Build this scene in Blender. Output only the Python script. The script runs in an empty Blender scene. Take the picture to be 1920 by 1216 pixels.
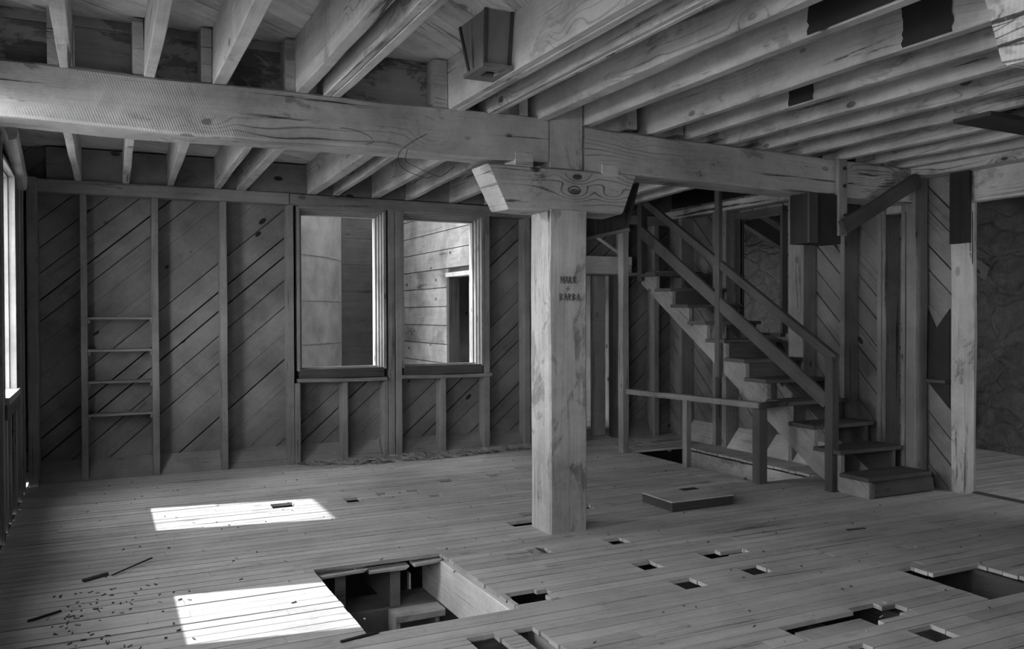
import bpy, math, random
from mathutils import Vector, Matrix, noise
random.seed(7)
C = bpy.context.scene.collection
R = random.random
def U(a, b): return a + (b - a) * random.random()

# ------------------------------------------------------------------ camera
cam_d = bpy.data.cameras.new('camera'); cam = bpy.data.objects.new('camera', cam_d); C.objects.link(cam)
YAW, PITCH, ROLL, FPX = 0.45198, -0.01173, -0.00335, 1595.0
cy, sy, cp, sp = math.cos(YAW), math.sin(YAW), math.cos(PITCH), math.sin(PITCH)
fwd = Vector((sy * cp, cy * cp, sp)); rt = Vector((cy, -sy, 0)); up = rt.cross(fwd)
cr, sr = math.cos(ROLL), math.sin(ROLL)
r2 = cr * rt + sr * up; u2 = -sr * rt + cr * up
cam.matrix_world = Matrix(((r2.x, u2.x, -fwd.x, 0), (r2.y, u2.y, -fwd.y, 0), (r2.z, u2.z, -fwd.z, 1.6), (0, 0, 0, 1)))
cam_d.sensor_width = 36.0; cam_d.lens = 36.0 * FPX / 1920.0; cam_d.clip_start = 0.05; cam_d.clip_end = 200
bpy.context.scene.camera = cam

# ------------------------------------------------------------------ materials
def mat(name): 
    m = bpy.data.materials.new(name); m.use_nodes = True; nt = m.node_tree
    b = nt.nodes['Principled BSDF']; b.inputs['Roughness'].default_value = .85
    b.inputs['Specular IOR Level'].default_value = .25
    return m, nt, b
class G:
    def __init__(s, nt): s.nt = nt
    def n(s, t, **k):
        nd = s.nt.nodes.new(t)
        for a, v in k.items(): setattr(nd, a, v)
        return nd
    def l(s, a, b): s.nt.links.new(a, b)
    def math(s, op, a, b=None, c=None, clamp=False):
        nd = s.n('ShaderNodeMath', operation=op); nd.use_clamp = clamp
        for i, v in enumerate((a, b, c)):
            if v is None: continue
            if isinstance(v, (int, float)): nd.inputs[i].default_value = v
            else: s.l(v, nd.inputs[i])
        return nd.outputs[0]
    def ramp(s, v, lo, hi, a=0.0, b=1.0):
        nd = s.n('ShaderNodeMapRange', interpolation_type='SMOOTHSTEP')
        s.l(v, nd.inputs[0]); nd.inputs[1].default_value = lo; nd.inputs[2].default_value = hi
        nd.inputs[3].default_value = a; nd.inputs[4].default_value = b
        return nd.outputs[0]
    def scale(s, v, x, y, z=1, off=(0, 0, 0)):
        nd = s.n('ShaderNodeMapping'); s.l(v, nd.inputs[0]); nd.inputs['Scale'].default_value = (x, y, z)
        nd.inputs['Location'].default_value = off; return nd.outputs[0]
    def noise(s, v, sc=1, det=4, rough=.55, dist=0):
        nd = s.n('ShaderNodeTexNoise'); s.l(v, nd.inputs['Vector']); nd.inputs['Scale'].default_value = sc
        nd.inputs['Detail'].default_value = det; nd.inputs['Roughness'].default_value = rough
        nd.inputs['Distortion'].default_value = dist; return nd.outputs['Fac']
def wood(name, base=.36, var=.12, grain=.35, crack=.6, knots=1.0, stain=.3, saw=.06, bump=.35, rings=.25, dirt=0.0, patch=0.0, pth=.5):
    m, nt, b = mat(name); g = G(nt)
    uvm = g.n('ShaderNodeUVMap', uv_map='UVMap').outputs[0]
    rnd = g.n('ShaderNodeUVMap', uv_map='rnd').outputs[0]
    sep = g.n('ShaderNodeSeparateXYZ'); g.l(rnd, sep.inputs[0]); rv = sep.outputs[0]; rw = sep.outputs[1]
    obj = g.n('ShaderNodeNewGeometry').outputs['Position']
    fine = g.noise(g.scale(uvm, 3.0, 90), 1, 5, .6)
    mid = g.noise(g.scale(uvm, .8, 14), 1, 4, .55, .4)
    # knots
    vor = g.n('ShaderNodeTexVoronoi'); g.l(g.scale(uvm, 2.4, 4.6), vor.inputs['Vector']); vor.inputs['Scale'].default_value = 1
    vor.inputs['Randomness'].default_value = 1
    kd = vor.outputs['Distance']
    # ring figure, bent around the knots
    sx = g.n('ShaderNodeSeparateXYZ'); g.l(uvm, sx.inputs[0])
    bend = g.math('MULTIPLY', g.ramp(kd, .0, .45, 1, 0), 2.2)
    low = g.math('MULTIPLY', g.noise(g.scale(uvm, .6, 2.5), 1, 2, .5), 9)
    ph = g.math('ADD', g.math('ADD', g.math('MULTIPLY', sx.outputs[1], 26), low), bend)
    ring = g.math('ABSOLUTE', g.math('SINE', g.math('MULTIPLY', ph, 3.14159)))
    ring = g.ramp(ring, 0, .45, 1, 0)
    figmask = g.ramp(g.noise(g.scale(uvm, .35, 1.7, 1, (5, 3, 0)), 1, 2, .5), .50, .66)
    ring = g.math('MULTIPLY', ring, figmask)
    sawv = g.math('SINE', g.math('ADD', g.math('MULTIPLY', sx.outputs[0], 420), g.math('MULTIPLY', sx.outputs[1], 160)))
    sawm = g.math('MULTIPLY', sawv, g.ramp(g.noise(g.scale(uvm, 1.1, 3, 1, (9, 1, 0)), 1, 2), .45, .65))
    kn = g.math('MULTIPLY', g.ramp(kd, .085, .13, 1, 0), g.ramp(vor.outputs['Color'], .35, .36, 0, 1) if False else 1.0)
    sepc = g.n('ShaderNodeSeparateColor'); g.l(vor.outputs['Color'], sepc.inputs[0])
    kn = g.math('MULTIPLY', kn, g.ramp(sepc.outputs[0], .38, .43))
    st = g.noise(obj, 1.7, 5, .62, .3)
    crk = g.noise(g.scale(uvm, .5, 16, 1, (3, 7, 0)), 1, 6, .7, .6)
    crk = g.math('MULTIPLY', g.ramp(crk, .375, .405, 1, 0), g.ramp(g.noise(g.scale(uvm, .7, 3, 1, (1, 1, 0)), 1, 1), .42, .58))
    v = g.math('ADD', 1.0, g.math('MULTIPLY', g.math('SUBTRACT', fine, .5), grain * 2.4))
    v = g.math('ADD', v, g.math('MULTIPLY', g.math('SUBTRACT', mid, .5), grain * 3.6))
    v = g.math('ADD', v, g.math('MULTIPLY', g.math('SUBTRACT', st, .5), stain * 3.2))
    v = g.math('ADD', v, g.math('MULTIPLY', g.math('SUBTRACT', rv, .5), var * 2))
    v = g.math('ADD', v, g.math('MULTIPLY', sawm, saw))
    v = g.math('SUBTRACT', v, g.math('MULTIPLY', ring, rings))
    v = g.math('SUBTRACT', v, g.math('MULTIPLY', kn, .62 * knots))
    v = g.math('SUBTRACT', v, g.math('MULTIPLY', crk, crack))
    if dirt:
        d = g.ramp(g.noise(g.scale(obj, 1, 1, 1, (4, 4, 4)), 5.0, 6, .7), .57, .68)
        v = g.math('SUBTRACT', v, g.math('MULTIPLY', d, dirt))
    if patch:
        d = g.ramp(g.noise(g.scale(uvm, 1.6, 3.2, 1, (2, 8, 0)), 1.0, 6, .68, .5), pth - .03, pth + .03)
        v = g.math('SUBTRACT', v, g.math('MULTIPLY', d, patch))
    mott = g.noise(obj, 26, 5, .7)
    v = g.math('ADD', v, g.math('MULTIPLY', g.math('SUBTRACT', mott, .5), .34))
    v = g.math('MAXIMUM', v, .12)
    col = g.math('MULTIPLY', v, base, clamp=True)
    cc = g.n('ShaderNodeCombineColor')
    for i in range(3): g.l(col, cc.inputs[i])
    g.l(cc.outputs[0], b.inputs['Base Color'])
    h = g.math('ADD', g.math('MULTIPLY', fine, .5), g.math('MULTIPLY', sawm, .12))
    h = g.math('SUBTRACT', h, g.math('MULTIPLY', crk, 1.6)); h = g.math('SUBTRACT', h, g.math('MULTIPLY', ring, .4))
    bp = g.n('ShaderNodeBump'); bp.inputs['Strength'].default_value = bump; bp.inputs['Distance'].default_value = .006
    g.l(h, bp.inputs['Height']); g.l(bp.outputs[0], b.inputs['Normal'])
    return m
def plain(name, c, rough=.9, noise_s=0, amp=.3, bump=0, obj_space=True):
    m, nt, b = mat(name); g = G(nt); b.inputs['Roughness'].default_value = rough
    b.inputs['Base Color'].default_value = (c, c, c, 1)
    if noise_s:
        p = g.n('ShaderNodeNewGeometry').outputs['Position']
        f = g.noise(p, noise_s, 7, .65)
        col = g.math('MULTIPLY', g.math('ADD', 1 - amp * .5, g.math('MULTIPLY', g.math('SUBTRACT', f, .25), amp * 1.6)), c)
        cc = g.n('ShaderNodeCombineColor')
        for i in range(3): g.l(col, cc.inputs[i])
        g.l(cc.outputs[0], b.inputs['Base Color'])
        if bump:
            bp = g.n('ShaderNodeBump'); bp.inputs['Strength'].default_value = bump; bp.inputs['Distance'].default_value = .03
            g.l(f, bp.inputs['Height']); g.l(bp.outputs[0], b.inputs['Normal'])
    return m
M_floor = wood('worn_floorboards', .47, .13, .17, .5, .35, .26, .0, .3, .12, dirt=.16)
M_beam = wood('rough_sawn_beam', .44, .05, .12, .9, 1.0, .50, .05, .6, .75, patch=.38, pth=.575)
M_joist = wood('whitewashed_joist', .47, .13, .15, .70, 1.0, .50, .04, .4, .45, patch=.30, pth=.61)
M_lit = wood('lit_timber_tone', .74, .05, .1, .5, .6, .3, .02, .3, .1)  # lightened joist wood, with light put into the colour
M_ceil = wood('ceiling_boards', .66, .16, .16, .5, .8, .40, .02, .3, .35, patch=.20, pth=.60)
M_block = wood('stained_blocking', .36, .15, .14, .3, .3, .3, .0, .2, .1, patch=.55, pth=.50)
M_wall = wood('diagonal_sheathing', .20, .09, .09, .25, 1.5, .60, .02, .2, .15)
M_stud = wood('wall_stud_timber', .23, .10, .13, .6, .8, .45, .04, .3, .2)
M_dark = wood('dark_aged_shaded_timber', .075, .12, .2, .5, .6, .4, .03, .3, .15)  # aged wood, also the tone for timber coloured as shaded
M_black = wood('soot_and_shade_black', .030, .1, .2, .2, .2, .4, .0, .2, .1)  # soot colour, also painted as the shade of gaps, slot and recess
M_stair = wood('stair_timber', .09, .12, .2, .5, 1.0, .4, .03, .3, .2)  # dark wood, lowered further for the shade on the stair side
M_stringer = wood('stringer_timber', .26, .05, .15, .5, 1.3, .5, .03, .3, .3)
M_post = wood('main_post_timber', .46, .05, .20, 1.0, .7, .45, .07, .8, .35, patch=.38, pth=.57)
M_siding = wood('exterior_plank', .30, .10, .12, .5, 1.3, .7, .02, .3, .3, patch=.2, pth=.58)
M_carve = plain('carved_strokes', .09)
M_wire = plain('thin_wire', .04, .5)
M_concrete = plain('weathered_concrete', .26, .95, 2.3, .9, .3)
M_seam = plain('concrete_seam', .2, .95, 6, .8, .4)
M_straw = plain('straw_litter', .42, .9, 9, .8)
M_grit = plain('grit', .12, .9)
M_ground = plain('gravel_ground', .30, 1, 5, .6, .4)
M_bolt = plain('rusted_bolt', .03, .6)
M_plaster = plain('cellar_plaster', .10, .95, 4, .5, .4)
def stone_mat():
    m, nt, b = mat('rubble_stone'); g = G(nt)
    p = g.n('ShaderNodeNewGeometry').outputs['Position']
    w = g.n('ShaderNodeVectorMath', operation='ADD'); nz = g.n('ShaderNodeTexNoise'); g.l(p, nz.inputs['Vector']); nz.inputs['Scale'].default_value = 2.5
    sc = g.n('ShaderNodeVectorMath', operation='SCALE'); g.l(nz.outputs['Color'], sc.inputs[0]); sc.inputs['Scale'].default_value = .35
    g.l(p, w.inputs[0]); g.l(sc.outputs[0], w.inputs[1])
    v = g.n('ShaderNodeTexVoronoi', feature='DISTANCE_TO_EDGE'); g.l(g.scale(w.outputs[0], 2, 2.6, 4.2), v.inputs['Vector']); v.inputs['Scale'].default_value = .95
    e = g.ramp(v.outputs['Distance'], .0, .09)
    f = g.noise(p, 9, 6, .7)
    col = g.math('MULTIPLY', g.math('ADD', g.math('MULTIPLY', e, .18), .82), g.math('ADD', .08, g.math('MULTIPLY', f, .28)))
    cc = g.n('ShaderNodeCombineColor')
    for i in range(3): g.l(col, cc.inputs[i])
    g.l(cc.outputs[0], b.inputs['Base Color'])
    h = g.math('ADD', g.math('MULTIPLY', e, .35), g.math('MULTIPLY', f, 1.2))
    bp = g.n('ShaderNodeBump'); bp.inputs['Strength'].default_value = .9; bp.inputs['Distance'].default_value = .06
    g.l(h, bp.inputs['Height']); g.l(bp.outputs[0], b.inputs['Normal'])
    return m
M_stone = stone_mat()

# ------------------------------------------------------------------ mesh building
class MB:
    def __init__(s): s.v = []; s.f = []; s.uv = []; s.r = []
    def face(s, idx, uvs, rnd): s.f.append(idx); s.uv.append(uvs); s.r.append(rnd)
    def timber(s, p0, p1, w, h, up=None, cham=.006, seg=1, jit=0.0, side_of=None, end0=0.0, end1=0.0):
        """straight timber from p0 to p1 (centre line), w across, h along 'up'; end0/end1 shift the top edge of the ends along the timber (bevelled ends)"""
        p0 = Vector(p0); p1 = Vector(p1); d = (p1 - p0); L = d.length; d.normalize()
        if up is None: up = Vector((0, 1, 0)) if abs(d.z) > .9 else Vector((0, 0, 1))
        up = Vector(up); sd = d.cross(up).normalized(); up = sd.cross(d).normalized()
        a, b_ = w / 2, h / 2; c = min(cham, a * .4, b_ * .4)
        prof = [(-a + c, -b_), (a - c, -b_), (a, -b_ + c), (a, b_ - c), (a - c, b_), (-a + c, b_), (-a, b_ - c), (-a, -b_ + c)]
        base = len(s.v); ou, ov, rn = U(0, 50), U(0, 50), (R(), R())
        for i in range(seg + 1):
            t = i / seg
            for (x, y) in prof:
                e = (1 - t) * end0 * ((y + b_) / h) + t * end1 * ((y + b_) / h)
                q = p0 + d * (L * t + e)
                jx = jy = 0
                if jit:
                    jx = jit * noise.noise(Vector((q.x * 1.3 + ou, q.y * 1.3, x * 9 + y * 7 + q.z)))
                    jy = jit * noise.noise(Vector((q.x * 1.3, q.y * 1.3 + ov, x * 7 - y * 9 + q.z)))
                s.v.append(q + sd * (x + jx) + up * (y + jy))
        per = [0]
        for k in range(8):
            q0, q1 = prof[k], prof[(k + 1) % 8]; per.append(per[-1] + math.hypot(q1[0] - q0[0], q1[1] - q0[1]))
        for i in range(seg):
            for k in range(8):
                a0 = base + i * 8 + k; a1 = base + i * 8 + (k + 1) % 8
                u0, u1 = L * i / seg + ou, L * (i + 1) / seg + ou
                s.face((a0, a1, a1 + 8, a0 + 8), ((u0, per[k] + ov), (u0, per[k + 1] + ov), (u1, per[k + 1] + ov), (u1, per[k] + ov)), rn)
        for e, o in ((0, base), (1, base + seg * 8)):
            idx = [o + k for k in range(8)]; uv = [(prof[k][0] * .3 + ou, prof[k][1] + ov) for k in range(8)]
            if not e: idx.reverse(); uv.reverse()
            s.face(tuple(idx), tuple(uv), (rn[0] * .9, rn[1]))
        return s
    def box(s, x0, x1, y0, y1, z0, z1, axis=None, rn=None, tilt=0):
        d = (x1 - x0, y1 - y0, z1 - z0)
        if axis is None: axis = max(range(3), key=lambda i: d[i])
        oth = [i for i in range(3) if i != axis]
        base = len(s.v); ou, ov = U(0, 50), U(0, 50); rn = rn or (R(), R())
        cs = [(x, y, z) for z in (z0, z1) for y in (y0, y1) for x in (x0, x1)]
        for c in cs: s.v.append(Vector(c))
        for q in ((0, 2, 3, 1), (4, 5, 7, 6), (0, 1, 5, 4), (2, 6, 7, 3), (0, 4, 6, 2), (1, 3, 7, 5)):
            pts = [cs[i] for i in q]
            cst = [i for i in range(3) if abs(pts[0][i] - pts[1][i]) < 1e-9 and abs(pts[0][i] - pts[2][i]) < 1e-9][0]
            if cst == axis: uv = [(p[oth[0]] * .3 + ou, p[oth[1]] + ov) for p in pts]
            else:
                o = [i for i in oth if i != cst][0]; uv = [(p[axis] + ou, p[o] + ov + p[cst] * 1.7) for p in pts]
            s.face(tuple(base + i for i in q), tuple(uv), rn)
        return s
    def poly(s, pts2, tofront, toback, ang=0, rn=None, off=None):
        """prism from a 2-D convex polygon; tofront/toback map (a,b) to 3-D; uv turned by ang"""
        n = len(pts2); base = len(s.v); rn = rn or (R(), R()); ou, ov = off or (U(0, 50), U(0, 50))
        ca, sa = math.cos(ang), math.sin(ang)
        uv = [(p[0] * ca + p[1] * sa + ou, -p[0] * sa + p[1] * ca + ov) for p in pts2]
        for p in pts2: s.v.append(Vector(tofront(*p)))
        for p in pts2: s.v.append(Vector(toback(*p)))
        s.face(tuple(base + i for i in range(n)), tuple(uv), rn)
        s.face(tuple(base + n + i for i in reversed(range(n))), tuple(reversed(uv)), rn)
        for i in range(n):
            j = (i + 1) % n
            s.face((base + j, base + i, base + n + i, base + n + j), (uv[j], uv[i], (uv[i][0], uv[i][1] + .03), (uv[j][0], uv[j][1] + .03)), rn)
        return s
    def cyl(s, p0, p1, r0, r1=None, n=16, cap=True):
        r1 = r0 if r1 is None else r1
        p0 = Vector(p0); p1 = Vector(p1); d = (p1 - p0).normalized()
        a = d.cross(Vector((0, 0, 1)) if abs(d.z) < .9 else Vector((1, 0, 0))).normalized(); b_ = d.cross(a)
        base = len(s.v); L = (p1 - p0).length; rn = (R(), R())
        for p, r in ((p0, r0), (p1, r1)):
            for k in range(n):
                t = 2 * math.pi * k / n; s.v.append(p + a * math.cos(t) * r + b_ * math.sin(t) * r)
        for k in range(n):
            j = (k + 1) % n
            s.face((base + k, base + j, base + n + j, base + n + k), ((0, k * .1), (0, k * .1 + .1), (L, k * .1 + .1), (L, k * .1)), rn)
        if cap:
            s.face(tuple(base + k for k in reversed(range(n))), tuple((0, 0) for k in range(n)), rn)
            s.face(tuple(base + n + k for k in range(n)), tuple((0, 0) for k in range(n)), rn)
        return s
    def build(s, name, m, parent=None, smooth=False, origin=None):
        lo = Vector([min(v[i] for v in s.v) for i in range(3)]); hi = Vector([max(v[i] for v in s.v) for i in range(3)])
        if origin is None: origin = Vector(((lo.x + hi.x) / 2, (lo.y + hi.y) / 2, lo.z))
        if parent is not None: po = parent.get('_o', None); origin = Vector((0, 0, 0)) ; pm = Vector(parent['_w'])
        else: pm = Vector((0, 0, 0))
        me = bpy.data.meshes.new(name)
        sh = pm if parent is not None else origin
        me.from_pydata([v - sh for v in s.v], [], s.f)
        a = me.uv_layers.new(name='UVMap'); b_ = me.uv_layers.new(name='rnd')
        i = 0
        for f, uv, rn in zip(s.f, s.uv, s.r):
            for q in uv:
                a.data[i].uv = q; b_.data[i].uv = rn; i += 1
        me.materials.append(m)
        if smooth:
            for p in me.polygons: p.use_smooth = True
        o = bpy.data.objects.new(name, me); C.objects.link(o)
        if parent is not None: o.parent = parent; o['_w'] = parent['_w']
        else: o.location = origin; o['_w'] = tuple(origin)
        return o
def empty(name, loc):
    o = bpy.data.objects.new(name, None); C.objects.link(o); o.location = loc; o['_w'] = tuple(loc); o.empty_display_size = .1
    return o
def tag(o, label, cat, group=None, kind=None):
    if label: o['label'] = label
    if cat: o['category'] = cat
    if group: o['group'] = group
    if kind: o['kind'] = kind
    return o
def struct(o, label=None):
    o['kind'] = 'structure'
    if label: o['label'] = label
    return o
def one(name, m, label, cat, *a, group=None, **k):
    return tag(MB().timber(*a, **k).build(name, m), label, cat, group)
ORD = ['first', 'second', 'third', 'fourth', 'fifth', 'sixth', 'seventh', 'eighth', 'ninth', 'tenth', 'eleventh', 'twelfth', 'thirteenth', 'fourteenth', 'fifteenth', 'sixteenth', 'seventeenth', 'eighteenth', 'nineteenth', 'twentieth']

# ------------------------------------------------------------------ clipping helpers
def clip(poly, a, b, c):   # keep a*x+b*y<=c
    out = []
    for i in range(len(poly)):
        p, q = poly[i], poly[(i + 1) % len(poly)]
        dp, dq = a * p[0] + b * p[1] - c, a * q[0] + b * q[1] - c
        if dp <= 0: out.append(p)
        if (dp < 0 < dq) or (dq < 0 < dp):
            t = dp / (dp - dq); out.append((p[0] + (q[0] - p[0]) * t, p[1] + (q[1] - p[1]) * t))
    return out
def sheathe(mb, rects, ang, front, back, wmin=.15, wmax=.24, gap=.009, a0=-12, a1=14, rnd=random):
    """cover rectangles (x0,x1,z0,z1) with boards running at angle ang"""
    ca, sa = math.cos(ang), math.sin(ang); d = a0
    while d < a1:
        w = rnd.uniform(wmin, wmax); g = rnd.choice((gap, gap, gap * .35, gap * 1.6)); rn = (rnd.random(), rnd.random()); off = (rnd.uniform(0, 50), rnd.uniform(0, 50))
        for (x0, x1, z0, z1) in rects:
            P = [(x0, z0), (x1, z0), (x1, z1), (x0, z1)]
            P = clip(P, -sa, ca, d + w - g); P = clip(P, sa, -ca, -d) if P else P
            if len(P) >= 3: mb.poly(P, front, back, ang, rn, off)
        d += w

# ------------------------------------------------------------------ floor
YN = -1.4   # the near end wall, behind the camera
HOLES = [  # x0,x1,y0,y1
 (1.20, 2.045, 4.14, 5.35), (1.29, 1.47, 7.19, 7.36), (1.90, 2.03, 7.13, 7.31), (2.22, 2.31, 7.30, 7.40), (2.50, 2.61, 7.30, 7.39),
 (2.93, 3.08, 7.60, 7.72), (3.46, 3.58, 7.62, 7.74), (2.61, 2.71, 7.00, 7.10), (3.02, 3.24, 6.03, 6.13), (3.46, 3.69, 6.02, 6.14), (2.81, 3.10, 5.75, 5.89),
 (2.60, 2.73, 5.01, 5.14), (3.20, 3.34, 5.00, 5.14), (3.06, 3.20, 4.41, 4.57), (3.06, 3.22, 4.00, 4.17), (3.59, 3.75, 4.42, 4.58), (3.75, 3.93, 4.44, 4.52),
 (3.60, 3.76, 4.03, 4.19), (2.08, 2.27, 4.20, 4.40), (2.27, 2.33, 4.27, 4.36), (3.10, 3.64, 3.10, 3.30), (3.64, 3.83, 3.14, 3.34), (3.83, 3.93, 3.17, 3.28),
 (3.66, 3.83, 2.81, 2.98), (4.47, 4.60, 3.56, 3.72), (4.47, 5.02, 3.09, 3.56), (1.62, 1.77, 3.60, 3.87), (1.88, 1.99, 3.20, 3.87), (3.22, 3.33, 2.80, 2.96),
 (5.58, 6.34, 6.22, 8.32)]
def floor_rows(mb, x0, x1, y0, y1, holes, bw=.100, th=.024, top=0.0):
    y = y0
    while y < y1 - 1e-6:
        ye = min(y + bw, y1)
        # board joints along the row
        xs = [x0]; x = x0 + U(.3, 3.2)
        while x < x1 - .4: xs.append(x); x += U(1.4, 4.2)
        xs.append(x1)
        hs = [h for h in holes if h[3] > y + 1e-4 and h[2] < ye - 1e-4]
        gp = random.choice((.006, .008, .010, .007, .012))
        for xa, xb in zip(xs[:-1], xs[1:]):
            cuts = sorted(set([xa, xb] + [c for h in hs for c in h[:2] if xa < c < xb]))
            rn = (R(), R()); dz = U(-.0015, .0015)
            for a, b_ in zip(cuts[:-1], cuts[1:]):
                mid = (a + b_) / 2; segs = [(y, ye - gp)]
                for h in hs:
                    if h[0] < mid < h[1]:
                        ns = []
                        for (p, q) in segs:
                            if h[2] > p: ns.append((p, min(q, h[2])))
                            if h[3] < q: ns.append((max(p, h[3]), q))
                        segs = [(p, q) for p, q in ns if q - p > .004]
                for (p, q) in segs:
                    aa, bb = a, b_ - (.002 if b_ == xb else 0)
                    if q - p > .06:
                        if any(abs(aa - h[1]) < 1e-6 for h in hs): aa += U(-.004, .010)
                        if any(abs(bb - h[0]) < 1e-6 for h in hs): bb -= U(-.002, .006)
                    if bb - aa > .005: mb.box(aa, bb, p, q, top - th + dz, top + dz, axis=0, rn=rn)
        y = ye
mb = MB(); floor_rows(mb, -.62, 6.98, YN, 9.38, HOLES)
struct(mb.build('floor', M_floor), 'worn narrow plank floor with square cut-outs')
mb = MB(); floor_rows(mb, 7.02, 10.6, .5, 11.0, [], .12)
struct(mb.build('floor_side_room', M_floor))
mb = MB(); floor_rows(mb, 4.72, 6.98, 9.40, 13.4, [], .12)
struct(mb.build('floor_rear_room', M_floor))
# under-floor joists resting on a girder, seen through the openings
for i, x in enumerate((-.3, .1, .5, .9, 2.09, 2.5, 2.86, 3.42, 3.98, 4.40, 5.1, 5.5)):
    one('floor_joist', M_lit if i == 4 else M_dark, ('floor joist coloured pale as if sunlit along the right side of the big floor opening' if i == 4 else 'hidden floor joist below the near boards, ' + ORD[i] + ' from the left'), 'floor joist',  # joist beside the opening lightened to stand for sun on it
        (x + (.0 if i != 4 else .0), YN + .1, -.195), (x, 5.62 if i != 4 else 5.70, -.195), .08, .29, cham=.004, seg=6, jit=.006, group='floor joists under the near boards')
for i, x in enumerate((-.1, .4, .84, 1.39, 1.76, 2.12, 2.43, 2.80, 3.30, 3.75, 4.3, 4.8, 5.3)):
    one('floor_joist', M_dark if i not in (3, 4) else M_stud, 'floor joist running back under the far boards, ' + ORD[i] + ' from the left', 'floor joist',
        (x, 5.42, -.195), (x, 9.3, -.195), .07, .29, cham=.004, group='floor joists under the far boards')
one('cellar_girder', M_stud, 'heavy girder under the floor joists, seen through the big floor opening', 'beam', (-.7, 5.57, -.50), (6.9, 5.57, -.50), .30, .32, cham=.01, seg=20, jit=.01)
one('header_joist', M_joist, 'short trimmer closing the near end of the big floor opening', 'floor joist', (.94, 4.08, -.195), (2.05, 4.08, -.195), .07, .29)
# bracket on the girder
t = empty('wooden_bracket', (2.0, 5.32, -.33)); tag(t, 'notched wooden bracket block on the girder inside the big floor opening', 'bracket')
MB().timber((1.70, 5.30, -.36), (2.04, 5.30, -.36), .16, .05).build('bracket_plate', M_joist, t)
MB().timber((1.72, 5.24, -.44), (1.72, 5.40, -.44), .03, .16).build('bracket_cheek', M_joist, t)
MB().timber((1.99, 5.24, -.42), (1.99, 5.40, -.42), .03, .12).build('bracket_cheek', M_joist, t)
# broken board ends lying along the far edge of the big opening
for i, (xa, xb, yy, zz) in enumerate(((1.24, 1.52, 5.36, -.055), (1.56, 1.80, 5.38, -.065), (1.86, 2.03, 5.36, -.05))):
    one('broken_board', M_floor, 'splintered board end at the far edge of the big floor opening, ' + ('on the left', 'in the middle', 'at its right corner')[i], 'board',
        (xa, yy, zz), (xb, yy + U(-.02, .02), zz + .005), .09, .022, cham=.004, seg=5, jit=.01, end1=.03, group='splintered ends at the big floor opening')
# shallow board lying inside the long slot, front right
one('sunken_board', M_floor, 'pale board sunk inside the long floor slot at the front right', 'board', (3.20, 3.20, -.045), (3.66, 3.20, -.045), .16, .02)
one('slot_batten', M_stud, 'nailed batten inside the narrow floor slot at the bottom edge', 'batten', (2.005, 3.2, -.06), (2.005, 3.86, -.06), .018, .055)
one('slot_plank', M_dark, 'slanted plank inside the large floor hole at the right edge', 'plank', (4.98, 3.10, -.12), (4.98, 3.56, -.12), .03, .20)
one('slot_plank', M_floor, 'dirty plank ledge under the left part of the right-hand floor hole', 'plank', (4.50, 3.60, -.10), (4.66, 3.60, -.10), .14, .03)
o = MB().cyl((2.655, 5.10, -.09), (2.695, 5.09, -.005), .055, n=20).build('round_plug', M_stud); tag(o, 'round wooden plug tipped in the small hole in front of the post', 'plug')
# raised trap cover
t = empty('trap_cover', (4.45, 5.80, 0)); tag(t, 'low raised wooden box frame on the floor right of the post', 'box')
MB().timber((4.145, 5.80, .041), (4.77, 5.80, .041), .42, .07, cham=.005).build('frame', M_dark, t)  # frame coloured dark to carry the shade on its front side
m2 = MB()
for k in range(5): m2.box(4.14, 4.775, 5.59 + .084 * k, 5.59 + .084 * k + .081, .076, .086, axis=0)
LB = m2.build('lid_boards', M_floor, t)
MB().box(4.50, 4.66, 5.90, 5.98, .0862, .0872).build('lid_slot_shade', M_black, LB)  # thin black plate painted as the dark inside a slot

# ------------------------------------------------------------------ cellar below
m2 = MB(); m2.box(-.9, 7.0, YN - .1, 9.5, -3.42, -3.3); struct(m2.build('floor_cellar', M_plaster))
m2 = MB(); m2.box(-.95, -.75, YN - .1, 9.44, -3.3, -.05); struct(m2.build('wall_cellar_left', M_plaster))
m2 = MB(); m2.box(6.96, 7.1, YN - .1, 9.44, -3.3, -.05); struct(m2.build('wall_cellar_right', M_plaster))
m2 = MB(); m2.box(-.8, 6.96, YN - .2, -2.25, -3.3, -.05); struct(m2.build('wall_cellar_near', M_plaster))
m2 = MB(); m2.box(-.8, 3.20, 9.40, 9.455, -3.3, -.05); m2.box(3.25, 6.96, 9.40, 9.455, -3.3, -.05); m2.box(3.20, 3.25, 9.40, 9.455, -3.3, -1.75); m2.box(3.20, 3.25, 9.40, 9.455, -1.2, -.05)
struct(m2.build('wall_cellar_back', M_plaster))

# ------------------------------------------------------------------ back wall
ANG = math.radians(41)
W1 = (1.95, 2.88, 1.0, 2.74); W2 = (3.12, 4.07, 1.0, 2.74)
fb = lambda a, b: (a, 9.38, b); bb_ = lambda a, b: (a, 9.405, b)
rects = [(-.78, 1.95, 0, 3.3), (1.95, 2.88, 0, 1.0), (1.95, 2.88, 2.74, 3.3), (2.88, 3.12, 0, 3.3), (3.12, 4.07, 0, 1.0), (3.12, 4.07, 2.74, 3.3), (4.07, 5.50, 0, 3.3), (5.50, 6.02, 2.10, 3.3), (6.02, 6.98, 0, 3.3)]
mb = MB(); sheathe(mb, rects, ANG, fb, bb_)
struct(mb.build('wall_back', M_wall), 'back wall of diagonal boards between exposed studs')
mb = MB()
for (a, b, c, d) in rects: mb.box(a, b, 9.415, 9.44, c, d + 3.0 if d > 3 else d)
struct(mb.build('wall_back_lining', M_black))  # black sheet added behind the boards to keep their gaps dark
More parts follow.
